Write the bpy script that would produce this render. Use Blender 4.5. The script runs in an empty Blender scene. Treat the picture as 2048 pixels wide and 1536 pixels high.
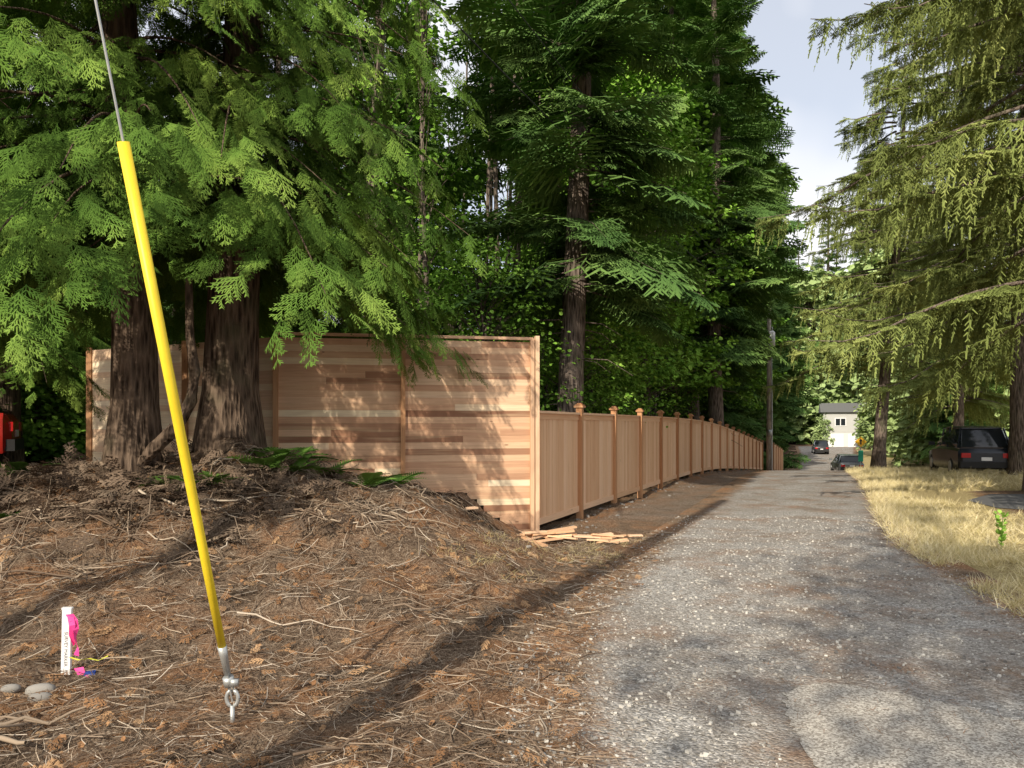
import bpy, math, random, itertools
import numpy as np
from mathutils import Vector, Matrix
rng=np.random.default_rng(7); random.seed(5)
scene=bpy.context.scene
COL=scene.collection
try:
    scene.view_settings.view_transform='Standard'; scene.view_settings.look='None'
    scene.view_settings.exposure=0
except Exception: pass

# ------------------------------------------------------------ helpers
def sst(a,b,x):
    t=np.clip((x-a)/(b-a),0,1); return t*t*(3-2*t)
_tab=np.random.default_rng(11).random((256,256))
def vn(x,y,s,o=0):
    x=np.asarray(x,float)*s+o*17.3+1000; y=np.asarray(y,float)*s+o*9.7+1000
    xi=np.floor(x).astype(int); yi=np.floor(y).astype(int)
    fx=x-xi; fy=y-yi; fx=fx*fx*(3-2*fx); fy=fy*fy*(3-2*fy)
    a=_tab[xi%256,yi%256]; b=_tab[(xi+1)%256,yi%256]; c=_tab[xi%256,(yi+1)%256]; d=_tab[(xi+1)%256,(yi+1)%256]
    return (a*(1-fx)+b*fx)*(1-fy)+(c*(1-fx)+d*fx)*fy
def zr(y):
    y=np.asarray(y,float); s=0
    for o in (-3,-1.5,0,1.5,3):
        s=s+np.interp(y+o,[-60,22,27,34,48,66,80,95,120,900],[0,0,-.1,-.5,-1.4,-2.75,-2.5,-2.0,-1.8,-1.8])
    return s/5
def roadL(y): return np.interp(y,[-40,0,3.4,5,6,8,10,20,27,48,66,95,130],[0.2,.25,.3,.38,.6,1.3,2.0,6.2,9.1,17.4,25.6,37,50])
def roadR(y): return np.interp(y,[-40,0,3.4,6,10,20,27,48,66,95,130],[4.6,4.1,4.05,4.25,5.2,9.5,12.3,21.8,30.5,44,60])
def hgt(x,y):
    x=np.asarray(x,float); y=np.asarray(y,float)
    m=0.86*sst(0.55,-1.7,x)*sst(4.9,9.0,y)*(1-.5*sst(13,22,y))
    m=m+0.40*np.exp(-((x+3.5)**2/1.2+(y-9.2)**2/1.0))+0.12*np.exp(-((x+4.6)**2/.8+(y-8.4)**2/.8))
    L=roadL(y); R=roadR(y)
    off=np.maximum(L-x,x-R)
    k=sst(-.1,0.9,off)
    k=k*np.where((x>6)&(y>12)&(y<18.5),0.0,1.0)
    b=.18*(vn(x,y,.7)-.5)+.17*(vn(x,y,1.9,1)-.5)+.1*(vn(x,y,5,2)-.5)+.05*(vn(x,y,12,3)-.5)
    return zr(y)+m+b*k*np.where(x>.3,.4,1.0)*(.5+.6*sst(4,7.5,y))

def mk_mesh(name,V,F,v=None,bc=None,smooth=False,mat=None):
    V=np.ascontiguousarray(V,dtype=np.float32); F=np.ascontiguousarray(F,dtype=np.int32)
    me=bpy.data.meshes.new(name)
    n=len(F);k=F.shape[1]
    me.vertices.add(len(V)); me.vertices.foreach_set('co',V.ravel())
    me.loops.add(n*k); me.loops.foreach_set('vertex_index',F.ravel())
    me.polygons.add(n); me.polygons.foreach_set('loop_start',np.arange(n,dtype=np.int32)*k)
    try: me.polygons.foreach_set('loop_total',np.full(n,k,dtype=np.int32))
    except Exception: pass
    me.polygons.foreach_set('use_smooth',np.full(n,bool(smooth)))
    me.update(calc_edges=True)
    if v is not None:
        a=me.attributes.new('v','FLOAT','POINT'); a.data.foreach_set('value',np.ascontiguousarray(v,dtype=np.float32))
    if bc is not None:
        a=me.attributes.new('bc','FLOAT_VECTOR','POINT'); a.data.foreach_set('vector',np.ascontiguousarray(bc,dtype=np.float32).ravel())
    if mat: me.materials.append(mat)
    return me
def obj(name,me,parent=None,loc=None,rot=None,scale=None):
    o=bpy.data.objects.new(name,me); COL.objects.link(o)
    if parent: o.parent=parent
    if loc is not None: o.location=loc
    if rot is not None: o.rotation_euler=rot
    if scale is not None: o.scale=(scale,)*3 if np.isscalar(scale) else scale
    return o
def empty(name,loc=(0,0,0),rot=(0,0,0),scale=1):
    o=obj(name,None,None,loc,rot,scale); o.empty_display_size=.3; return o
class MB:
    def __init__(s): s.V=[];s.F=[];s.A=[];s.B=[];s.n=0
    def add(s,V,F,a=0.0,b=None):
        V=np.asarray(V,float); F=np.asarray(F,int)
        s.V.append(V); s.F.append(F+s.n)
        s.A.append(np.full(len(V),a) if np.isscalar(a) else np.asarray(a))
        s.B.append(np.zeros((len(V),3)) if b is None else np.asarray(b)); s.n+=len(V)
    def mesh(s,name,mat=None,smooth=False):
        return mk_mesh(name,np.vstack(s.V),np.vstack(s.F),np.concatenate(s.A),np.vstack(s.B),smooth,mat)
    def box(s,c,ax,ay,az,a=None):
        c=np.array(c,float);ax,ay,az=[np.array(q,float) for q in (ax,ay,az)]
        a=rng.random() if a is None else a
        sg=[(-1,-1,-1),(1,-1,-1),(1,1,-1),(-1,1,-1),(-1,-1,1),(1,-1,1),(1,1,1),(-1,1,1)]
        V=[];B=[]; ph=rng.random()*60
        L=[np.linalg.norm(q) for q in (ax,ay,az)]; o=np.argsort(L)[::-1]
        for g in sg:
            V.append(c+ax*g[0]+ay*g[1]+az*g[2]); l=[g[i]*L[i] for i in range(3)]
            B.append([l[o[0]]+ph,l[o[1]]+l[o[2]]*.5,ph])
        F=[(0,3,2,1),(4,5,6,7),(0,1,5,4),(1,2,6,5),(2,3,7,6),(3,0,4,7)]
        s.add(V,F,a,B)
    def tube(s,P,r,n=8,a=0.5,cap=False):
        P=np.asarray(P,float); m=len(P); r=np.full(m,r) if np.isscalar(r) else np.asarray(r)
        T=np.gradient(P,axis=0); T/=np.linalg.norm(T,axis=1)[:,None]+1e-9
        up=np.array([0,0,1.]) if abs(T[0,2])<.8 else np.array([1.,0,0])
        V=[];B=[]
        th=np.linspace(0,2*np.pi,n,endpoint=False)
        Lc=np.concatenate([[0],np.cumsum(np.linalg.norm(np.diff(P,axis=0),axis=1))])
        for i in range(m):
            x=np.cross(up,T[i]); x/=np.linalg.norm(x)+1e-9; y=np.cross(T[i],x)
            V.append(P[i]+r[i]*(np.cos(th)[:,None]*x+np.sin(th)[:,None]*y))
            B.append(np.stack([np.full(n,Lc[i]),th,np.zeros(n)],1))
        V=np.vstack(V)
        F=[(i*n+j,i*n+(j+1)%n,(i+1)*n+(j+1)%n,(i+1)*n+j) for i in range(m-1) for j in range(n)]
        B=np.vstack(B)
        if cap:
            k=len(V); V=np.vstack([V,P[0],P[-1]]); B=np.vstack([B,np.zeros((2,3))])
            for j in range(0,n,2):
                F.append((k,(j+2)%n,(j+1)%n,j)); q=(m-1)*n; F.append((k+1,q+j,q+(j+1)%n,q+(j+2)%n))
        s.add(V,F,a,B)

def norm(a): return a/(np.linalg.norm(a,axis=-1,keepdims=True)+1e-9)
def frames(d,up,roll=None):
    d=norm(d); s=norm(np.cross(up,d)); u=np.cross(d,s)
    if roll is not None:
        c=np.cos(roll)[:,None]; k=np.sin(roll)[:,None]; s,u=s*c+u*k,u*c-s*k
    return np.stack([d,s,u],2)
def scatter(tv,tf,tt,R,T,S,rnd,mix=.45):
    n=len(T); m=len(tv)
    V=np.einsum('nij,mj->nmi',R,tv)*S[:,None,None]+T[:,None,:]
    F=tf[None]+(np.arange(n)*m)[:,None,None]
    A=rnd[:,None]*(1-mix)+tt[None]*mix
    return V.reshape(-1,3),F.reshape(-1,tf.shape[1]),A.reshape(-1)
def scatterN(tmps,R,T,S,rnd,mix):
    Vs=[];Fs=[];As=[];n=0; idx=rng.integers(0,len(tmps),len(T))
    for i,t in enumerate(tmps):
        k=idx==i
        V,F,A=scatter(*t,R[k],T[k],S[k],rnd[k],mix); Vs.append(V);Fs.append(F+n);As.append(A);n+=len(V)
    return np.vstack(Vs),np.vstack(Fs),np.concatenate(As)
def quads(segs):
    V=[];T=[]
    for p,q,side,w0,w1,t in segs:
        p,q,side=[np.array(z,float) for z in (p,q,side)]; side=side/np.linalg.norm(side)
        V+= [p-side*w0/2,p+side*w0/2,q+side*w1/2,q-side*w1/2]; T+=[t,t,t,t]
    V=np.array(V); F=np.arange(len(V)).reshape(-1,4); return V,F,np.array(T)

# ------------------------------------------------------------ materials
class N:
    def __init__(s,name):
        s.m=bpy.data.materials.new(name); s.m.use_nodes=True; s.t=s.m.node_tree; s.t.nodes.clear()
        s.out=s.t.nodes.new('ShaderNodeOutputMaterial')
    def n(s,typ,props=None,**inp):
        nd=s.t.nodes.new('ShaderNode'+typ)
        for k,v in (props or {}).items(): setattr(nd,k,v)
        for k,v in inp.items():
            key=int(k[1:]) if k[0]=='i' and k[1:].isdigit() else k.replace('_',' ')
            sk=nd.inputs[key]
            if isinstance(v,bpy.types.NodeSocket): s.t.links.new(v,sk)
            else: sk.default_value=v
        return nd
    def attr(s,name,out='Fac'): return s.n('Attribute',{'attribute_name':name}).outputs[out]
    def pos(s): return s.n('NewGeometry').outputs['Position']
    def noise(s,vec,scale,detail=4,rough=.6,out='Fac'):
        return s.n('TexNoise',Vector=vec,Scale=scale,Detail=detail,Roughness=rough).outputs[out]
    def ramp(s,f,stops):
        nd=s.n('ValToRGB',Fac=f); e=nd.color_ramp.elements
        while len(e)<len(stops): e.new(.5)
        for i,(p,c) in enumerate(stops): e[i].position=p; e[i].color=(*c,1) if len(c)==3 else c
        return nd.outputs['Color']
    def mix(s,f,a,b,blend='MIX'):
        nd=s.n('Mix',{'data_type':'RGBA','blend_type':blend})
        def st(i,v):
            if isinstance(v,bpy.types.NodeSocket): s.t.links.new(v,nd.inputs[i])
            elif i==0: nd.inputs[0].default_value=v
            else: nd.inputs[i].default_value=(*v,1) if len(v)==3 else v
        st(0,f);st(6,a);st(7,b); return nd.outputs[2]
    def math(s,op,a,b=0.0,clamp=False):
        return s.n('Math',{'operation':op,'use_clamp':clamp},i0=a,i1=b).outputs[0]
    def bump(s,h,st=.5,d=.02): return s.n('Bump',Height=h,Strength=st,Distance=d).outputs[0]
    def scalev(s,vec,v): return s.n('VectorMath',{'operation':'MULTIPLY'},i0=vec,i1=v).outputs[0]
    def finish(s,col,rough=.8,nrm=None,metal=0,spec=.3):
        b=s.n('BsdfPrincipled',Roughness=rough,Metallic=metal)
        b.inputs['Specular IOR Level'].default_value=spec
        if isinstance(col,bpy.types.NodeSocket): s.t.links.new(col,b.inputs['Base Color'])
        else: b.inputs['Base Color'].default_value=(*col,1)
        if nrm is not None: s.t.links.new(nrm,b.inputs['Normal'])
        s.t.links.new(b.outputs[0],s.out.inputs[0]); return s.m
    def diff(s,col,nrm=None):
        d=s.n('BsdfDiffuse',Color=col)
        if nrm is not None: s.t.links.new(nrm,d.inputs['Normal'])
        s.t.links.new(d.outputs[0],s.out.inputs[0]); return s.m
def simple(name,col,rough=.6,metal=0,spec=.4,var=.12,sc=9):
    m=N(name); f=m.noise(m.pos(),sc,3)
    c=m.mix(f,tuple(q*(1-var) for q in col),tuple(min(1,q*(1+var)) for q in col))
    return m.finish(c,rough,None,metal,spec)
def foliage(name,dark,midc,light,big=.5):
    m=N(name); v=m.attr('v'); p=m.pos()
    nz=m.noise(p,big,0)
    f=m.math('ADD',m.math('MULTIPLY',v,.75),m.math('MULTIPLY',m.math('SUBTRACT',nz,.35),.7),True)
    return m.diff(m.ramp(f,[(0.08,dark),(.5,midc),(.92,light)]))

def duff(m,p):
    fine=m.noise(p,38,4,.75)
    st=m.noise(m.scalev(p,(1,2.6,1)),70,1,.7); st2=m.noise(m.scalev(p,(2.6,1,1)),60,1,.7)
    f=m.math('ADD',m.math('MULTIPLY',fine,.5),m.math('MULTIPLY',m.math('MAXIMUM',st,st2),.5))
    c=m.ramp(f,[(.38,(.05,.033,.023)),(.48,(.15,.102,.07)),(.56,(.27,.195,.135)),(.66,(.46,.37,.27))])
    c2=m.ramp(f,[(.38,(.07,.036,.02)),(.48,(.23,.125,.07)),(.6,(.38,.23,.135)),(.7,(.56,.43,.3))])
    big=m.noise(p,1.5,3)
    msk=m.ramp(big,[(.45,(0,0,0)),(.62,(1,1,1))])
    c=m.mix(msk,c,c2)
    c=m.mix(m.ramp(big,[(.3,(1,1,1)),(.43,(0,0,0))]),c,m.mix(.5,c,(.06,.042,.03)))
    return c,fine

def mat_ground():
    m=N('ground_duff'); p=m.pos(); c,f=duff(m,p)
    gr=m.attr('v')
    gc=m.ramp(f,[(.35,(.25,.19,.09)),(.5,(.46,.37,.18)),(.65,(.68,.58,.34))])
    n3=m.noise(p,3,4)
    w=m.math('MULTIPLY',m.math('SUBTRACT',m.math('ADD',gr,m.math('MULTIPLY',n3,.6)),.65),4,True)
    c=m.mix(w,c,gc)
    dk=m.attr('bc','Vector'); sx=m.n('SeparateXYZ',Vector=dk)
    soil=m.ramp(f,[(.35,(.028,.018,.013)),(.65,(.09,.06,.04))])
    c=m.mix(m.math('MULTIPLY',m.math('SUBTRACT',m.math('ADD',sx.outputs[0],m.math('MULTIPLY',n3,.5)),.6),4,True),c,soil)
    sh=m.ramp(f,[(.35,(.13,.11,.088)),(.5,(.25,.215,.18)),(.65,(.4,.36,.31))])
    c=m.mix(m.math('MULTIPLY',m.math('SUBTRACT',m.math('ADD',sx.outputs[1],m.math('MULTIPLY',n3,.8)),.8),2.2,True),c,sh)
    return m.diff(c,m.bump(f,1,.04))
def mat_road():
    m=N('gravel_road'); p=m.pos(); c,f=duff(m,p)
    v=m.n('TexVoronoi',Vector=p,Scale=50); v2=m.n('TexVoronoi',Vector=p,Scale=110)
    gcol=m.n('SeparateColor',Color=v.outputs['Color']); g2=m.n('SeparateColor',Color=v2.outputs['Color'])
    g=m.math('ADD',m.math('MULTIPLY',gcol.outputs[0],.5),m.math('MULTIPLY',g2.outputs[0],.5))
    gc=m.ramp(g,[(.1,(.165,.155,.14)),(.45,(.32,.305,.28)),(.75,(.46,.44,.41)),(.95,(.74,.71,.66))])
    big=m.noise(p,.9,4,.65)
    gc=m.mix(m.ramp(big,[(.38,(0,0,0)),(.62,(.8,.8,.8))]),gc,m.mix(.5,gc,(.21,.175,.14)))
    film=m.math('MULTIPLY',m.ramp(m.noise(p,1.0,5,.7),[(.47,(0,0,0)),(.66,(1,1,1))]),.75)
    gc=m.mix(film,gc,c)
    e=m.attr('v')
    w=m.math('MULTIPLY',m.math('SUBTRACT',m.math('ADD',e,m.math('MULTIPLY',m.math('SUBTRACT',m.noise(p,3.0,5,.8),.5),1.5)),.42),2.8,True)
    col=m.mix(w,c,gc)
    return m.diff(col,m.bump(m.math('SUBTRACT',1.0,v.outputs['Distance']),.7,.016))
def mat_chip():
    m=N('chip_seal'); p=m.pos()
    v=m.n('TexVoronoi',Vector=p,Scale=95)
    g=m.n('SeparateColor',Color=v.outputs['Color']).outputs[0]
    gc=m.ramp(g,[(.1,(.22,.2,.17)),(.5,(.43,.395,.345)),(.9,(.7,.66,.58))])
    gc=m.mix(m.math('MULTIPLY',m.noise(p,2,4),.5),gc,(.3,.26,.22))
    return m.diff(gc,m.bump(v.outputs['Distance'],.5,.008))
def mat_wood(name,stops,grain=.5,cross=14):
    m=N(name); bc=m.attr('bc','Vector'); v=m.attr('v')
    base=m.ramp(v,stops)
    g=m.noise(m.scalev(bc,(1.1,cross*3,1)),2.2,3,.6)
    g2=m.noise(m.scalev(bc,(.6,cross,1)),1.4,2,.5)
    c=m.mix(m.ramp(g,[(.35,(.6,.6,.6)),(.6,(0,0,0))]),base,m.mix(.35,base,(.29,.12,.055)))
    c=m.mix(m.ramp(g2,[(.52,(0,0,0)),(.66,(grain,grain,grain))]),c,m.mix(.5,c,(.84,.62,.38)))
    k=m.n('TexVoronoi',Vector=m.scalev(bc,(1.5,7,1)),Scale=1.0).outputs['Distance']
    c=m.mix(m.ramp(k,[(.03,(1,1,1)),(.06,(0,0,0))]),c,(.16,.07,.035))
    return m.finish(c,.75,None,spec=.2)
def mat_bark(name,a,b):
    m=N(name); p=m.pos()
    g=m.noise(m.scalev(p,(1,1,.16)),17,4,.7); v=m.n('TexVoronoi',Vector=m.scalev(p,(1,1,.14)),Scale=24).outputs['Distance']
    c=m.ramp(m.math('ADD',m.math('MULTIPLY',g,.7),m.math('MULTIPLY',v,.4)),[(.35,a),(.68,b)])
    c=m.mix(m.ramp(m.noise(p,1.5,2),[(.55,(0,0,0)),(.75,(.5,.5,.5))]),c,(.1,.11,.06))
    return m.diff(c,m.bump(v,1,.04))
def mat_v(name,stops,sc=30):
    m=N(name); return m.diff(m.ramp(m.attr('v'),stops))

M_ground=mat_ground(); M_road=mat_road(); M_chip=mat_chip()
M_asph=simple('asphalt_driveway',(.12,.12,.12),.9,sc=40,var=.3)
M_fence=mat_wood('cedar_boards',[(0,(.68,.41,.235)),(.5,(.77,.5,.305)),(1,(.86,.6,.4))],.5)
M_tall=mat_wood('cedar_boards_mixed',[(0,(.29,.15,.09)),(.12,(.39,.215,.13)),(.18,(.6,.355,.22)),(.6,(.7,.45,.285)),(.82,(.78,.55,.365)),(.93,(.88,.72,.49)),(1,(.9,.77,.56))],.6,9)
M_post=mat_wood('cedar_posts',[(0,(.42,.21,.1)),(1,(.54,.3,.155))],.2)
M_bark=mat_bark('bark_brown',(.03,.021,.016),(.18,.13,.095))
M_barkg=mat_bark('bark_grey',(.045,.036,.03),(.25,.2,.165))
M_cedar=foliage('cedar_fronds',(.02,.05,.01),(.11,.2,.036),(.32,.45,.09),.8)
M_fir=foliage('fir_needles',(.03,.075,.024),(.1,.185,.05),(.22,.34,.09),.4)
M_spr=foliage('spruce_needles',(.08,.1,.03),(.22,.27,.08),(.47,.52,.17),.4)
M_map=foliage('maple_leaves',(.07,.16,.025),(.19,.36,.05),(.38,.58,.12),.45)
M_far=foliage('distant_leaves',(.16,.22,.09),(.31,.41,.16),(.5,.6,.28),.2)  # paler green: sunlight and haze over distance put into the leaf colour
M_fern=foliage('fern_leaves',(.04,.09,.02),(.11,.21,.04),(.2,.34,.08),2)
M_dead=mat_v('dead_fronds',[(0,(.14,.07,.035)),(.5,(.33,.18,.09)),(1,(.52,.34,.19))])
M_stick=mat_v('twigs',[(0,(.085,.06,.044)),(.45,(.22,.16,.115)),(.78,(.38,.3,.22)),(1,(.6,.52,.42))])
M_grass=mat_v('dry_grass',[(0,(.36,.33,.12)),(.25,(.6,.5,.24)),(.7,(.8,.7,.42)),(1,(.9,.82,.57))])
M_stone=mat_v('stones',[(0,(.16,.15,.14)),(.5,(.34,.32,.29)),(1,(.64,.61,.55))])
M_yel=simple('yellow_plastic',(.86,.64,.03),.45,var=.12,sc=14)
M_galv=simple('galvanised_steel',(.5,.51,.5),.45,.6)
M_white=simple('white_plastic',(.8,.8,.8),.5,var=.05)
M_pink=simple('pink_ribbon',(.9,.07,.32),.5,var=.1)
M_yrib=simple('yellow_ribbon',(.6,.6,.05),.5)
M_black=simple('black_rubber',(.02,.02,.02),.7)
M_ink=simple('grey_ink',(.12,.12,.12),.7)
M_glass=simple('dark_glass',(.02,.025,.03),.08,0,.6)
M_wire=simple('cable_black',(.03,.03,.03),.6)

# ------------------------------------------------------------ ground
def axis(fine0,fine1,fs,lo,hi,g=1.12,mx=12):
    a=list(np.arange(fine0,fine1+1e-6,fs)); s=fs; x=a[-1]
    while x<hi: s=min(s*g,mx if x<200 else 60); x+=s; a.append(x)
    s=fs; x=a[0]; b=[]
    while x>lo: s=min(s*g,mx if x>-200 else 60); x-=s; b.append(x)
    return np.array(b[::-1]+a)
xs=axis(-8,10,.07,-900,900)
ys=axis(2.4,13,.07,-500,13.0); ys=ys[ys<=13.001]
y=13.0; s=.12; ext=[]
while y<1200:
    s=min(s*1.05,1.0) if y<140 else s*1.25; y+=s; ext.append(y)
ys=np.concatenate([ys,ext])
X,Y=np.meshgrid(xs,ys); Z=hgt(X,Y)
nx,ny=len(xs),len(ys)
i=np.arange(nx*ny).reshape(ny,nx)
F=np.stack([i[:-1,:-1],i[:-1,1:],i[1:,1:],i[1:,:-1]],-1).reshape(-1,4)
Rr=roadR(Y); Ll=roadL(Y)
grass=sst(-.3,.2,X-Rr)*(1-sst(1.6,3.2,X-Rr+.0*Y))+ .2*((X<Ll)&(X>Ll-2.0)&(Y>7.5)&(Y<10.2))
grass=np.where((X>Rr)&(Y>18),1.0,grass)*sst(4.5,6.5,Y)
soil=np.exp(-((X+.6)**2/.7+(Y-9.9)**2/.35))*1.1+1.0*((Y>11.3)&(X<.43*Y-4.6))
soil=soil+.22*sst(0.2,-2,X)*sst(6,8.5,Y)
sh=sst(0,.5,X-(.43*Y-4.3))*(X<Ll+.3)*sst(10.5,13,Y)*.6
BC=np.stack([soil,sh,0*soil],-1).reshape(-1,3)
obj('ground',mk_mesh('ground',np.stack([X,Y,Z],-1).reshape(-1,3),F,grass.ravel(),BC,True,M_ground))
ry=ys[(ys>-30)&(ys<118)]
u=np.linspace(0,1,30)
L=(roadL(ry)-.35)[:,None]; R=(roadR(ry)+.35)[:,None]
RX=L+(R-L)*u[None]; RY=np.repeat(ry[:,None],30,1); RZ=zr(RY)+.006+.0003*RY.clip(0,80)
ed=np.minimum(RX-L,R-RX)/.8
i=np.arange(len(ry)*30).reshape(len(ry),30)
F=np.stack([i[:-1,:-1],i[:-1,1:],i[1:,1:],i[1:,:-1]],-1).reshape(-1,4)
RZ=np.maximum(RZ,np.where(ed<.6,hgt(RX,RY)+.006,RZ))
obj('gravel_road',mk_mesh('gravel_road',np.stack([RX,RY,RZ],-1).reshape(-1,3),F,np.clip(ed,0,1).ravel(),None,True,M_road))
pts=[(1.38,-3),(1.36,1.5),(1.38,3.0),(1.46,3.76),(1.52,4.1),(1.62,4.38),(1.75,4.5),(1.92,4.55),(2.1,4.5),(2.3,4.385),(2.55,4.15),(2.73,3.95),(3.1,3.6),(3.5,3.3),(4.0,3.1),(4.9,2.9),(4.9,-3)]
P=[]
for a,b in zip(pts[:-1],pts[1:]):
    for t in np.linspace(0,1,12,endpoint=False):
        P.append((a[0]*(1-t)+b[0]*t+random.uniform(-.02,.02),a[1]*(1-t)+b[1]*t+random.uniform(-.02,.02),.012))
P.append((4.9,-3,.012))
me=bpy.data.meshes.new('apron'); me.from_pydata(P,[],[list(range(len(P)))[::-1]]); me.materials.append(M_chip); obj('chip_seal_pavement',me)
P=[(9.3,14.2,.012),(10.2,13.2,.012),(40,12.6,.012),(40,17.6,.012),(11,17.0,.012),(9.6,15.6,.012)]
me=bpy.data.meshes.new('drive'); me.from_pydata(P,[],[list(range(len(P)))]); me.materials.append(M_asph); obj('asphalt_driveway',me)

# ------------------------------------------------------------ long fence
def fx(y): return .43*y-4.36
fd=np.array([.43,1,0]); fd/=np.linalg.norm(fd); fn=np.array([fd[1],-fd[0],0])
fe=empty('wooden_fence',(0,0,0))
posts=[10.98]+[12.8+2.03*k for k in range(18)]
mb=MB(); mp=MB(); Zu=np.array([0,0,1.])
def zg(yy): return float(zr(yy))+.03
for k,yp in enumerate(posts):
    z0=zg(yp); c=np.array([fx(yp),yp,0])
    if k>0:
        mp.box(c+[0,0,z0+.87]+fn*.03,fd*.052,fn*.052,Zu*1.0)
        mp.box(c+[0,0,z0+1.885]+fn*.03,fd*.082,fn*.082,Zu*.016)
        for q,hh in ((.066,.012),(.04,.012)): mp.box(c+[0,0,z0+1.912+(.066-q)*.9]+fn*.03,fd*q,fn*q,Zu*hh)
for a,b in zip(posts[:-1],posts[1:]):
    A=np.array([fx(a),a,zg(a)]);B=np.array([fx(b),b,zg(b)]); D=B-A; Ln=np.linalg.norm(D); d=D/Ln
    n=int(round(Ln/.135)); w=Ln/n
    for j in range(n):
        c=A+d*(w*(j+.5)); off=.005 if j%2 else 0.0
        mb.box(c+Zu*.88+fn*off,fd*(w*.5+.002),fn*.009,Zu*.80)
    mid=(A+B)/2
    mb.box(mid+Zu*1.70,d*Ln/2,fn*.026,Zu*.045)
    mb.box(mid+Zu*1.765+fn*.0,d*Ln/2,fn*.06,Zu*.018)
    mb.box(mid+Zu*.13+fn*.012,d*Ln/2,fn*.024,Zu*.05)
obj('boards',mb.mesh('fence_boards',M_fence),fe); obj('posts',mp.mesh('fence_posts',M_post),fe)
fe2=empty('wooden_fence'); mb=MB(); mp=MB()
for a in np.arange(52,63,2.2):
    b=a+2.2
    A=np.array([.43*a-4.0,a,zg(a)+.1]);B=np.array([.43*b-4.0,b,zg(b)+.1]); D=B-A; Ln=np.linalg.norm(D); d=D/Ln
    for j in range(14): mb.box(A+d*Ln*(j+.5)/14+Zu*.9,fd*Ln/28.5,fn*.01,Zu*.85)
    mb.box((A+B)/2+Zu*1.78,d*Ln/2,fn*.05,Zu*.03)
    mp.box(A+Zu*.95+fn*.03,fd*.055,fn*.055,Zu*.97)
obj('boards',mb.mesh('f2b',M_fence),fe2); obj('posts',mp.mesh('f2p',M_post),fe2)

# ------------------------------------------------------------ tall horizontal fence
te=empty('tall_privacy_fence'); mb=MB(); mp=MB()
def tallseg(A,B,ztop,zbot,step=False,hb=.092,vlo=0.):
    A=np.array([*A,0.]);B=np.array([*B,0.]); D=B-A; Ln=np.linalg.norm(D); d=D/Ln; n=np.array([d[1],-d[0],0])
    if n[1]>0: n=-n
    z=ztop-.05
    while z>zbot:
        a=0.0
        if step:
            ts=np.linspace(0,1,40); g=hgt(A[0]+D[0]*ts,A[1]+D[1]*ts-.05)
            ok=np.where(g<z-hb*.3)[0]
            if len(ok)==0: break
            a=ts[ok[0]] if g[0]>z-hb*.3 else 0
        cuts=[a,1.0]
        if random.random()<.45 and a<.5: cuts=[a,random.uniform(.35,.8),1.0]
        for q0,q1 in zip(cuts[:-1],cuts[1:]):
            c=A+D*(q0+q1)/2; h=(q1-q0)*Ln/2-.0006
            mb.box(c+Zu*(z-hb/2)+n*random.uniform(0,.003),d*h,n*.011,Zu*(hb/2-.0005),vlo+(1-vlo)*random.random())
        z-=hb
    return d,n
C0=(.30,10.93); C1=(-1.56,10.58); C2=(-3.28,10.28)
d,n=tallseg(C1,C0,2.87,.02,True)
tallseg(C2,C1,2.87,.7)
C3=(-4.9,11.1);C4=(-6.9,12.1)
tallseg(C3,C2,2.87,.7,vlo=.7); tallseg(C4,C3,2.87,.7,vlo=.75)  # paler boards here: sunlight on these panels put into the board colour
mb.box(np.array([(C0[0]+C1[0])/2,(C0[1]+C1[1])/2,2.87])+n*.02,np.array([C0[0]-C1[0],C0[1]-C1[1],0])/2,n*.03,Zu*.02,.6)
mb.box(np.array([(C2[0]+C1[0])/2,(C2[1]+C1[1])/2,2.87])+n*.02,np.array([C1[0]-C2[0],C1[1]-C2[1],0])/2,n*.03,Zu*.02,.5)
for C,w,z0,z1 in ((C1,.032,.8,2.85),(C2,.035,.8,2.85),(C3,.04,.6,2.86),(C4,.04,.6,2.86)):
    mp.box(np.array([C[0],C[1],(z0+z1)/2])+n*.04,d*w,n*.03,Zu*(z1-z0)/2,.6)
mb.box(np.array([.30,10.93,1.44])+n*.03-d*.01,d*.03,n*.035,Zu*1.43,.55)
mb.box(np.array([.365,10.93,1.46]),d*.03,n*.06,Zu*1.45,.75)
obj('boards',mb.mesh('tall_boards',M_tall),te); obj('posts',mp.mesh('tall_posts',M_post),te)
ce=empty('lumber_offcuts'); mb=MB()
for k in range(26):
    x=.3+random.random()**1.3*1.2; yy=10.35+random.uniform(-.3,.35); L=random.uniform(.15,.42); an=random.gauss(0,.5)
    d2=np.array([math.cos(an),math.sin(an),random.uniform(-.1,.1)]); s2=np.array([-math.sin(an),math.cos(an),random.uniform(-.3,.1)])
    mb.box((x,yy,float(hgt(x,yy))+.03+random.random()*.12*max(0,1-abs(x-.7))),d2*L/1.4,s2*.045,Zu*.012)
for x,yy,an in ((-.55,9.7,.6),(.15,10.5,-.6),(1.75,10.5,.1)):
    d2=np.array([math.cos(an),math.sin(an),0]);s2=np.array([-math.sin(an),math.cos(an),0])
    mb.box((x,yy,float(hgt(x,yy))+.04),d2*.1,s2*.045,Zu*.012,.9)
obj('boards',mb.mesh('offcuts',M_fence),ce)

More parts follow.
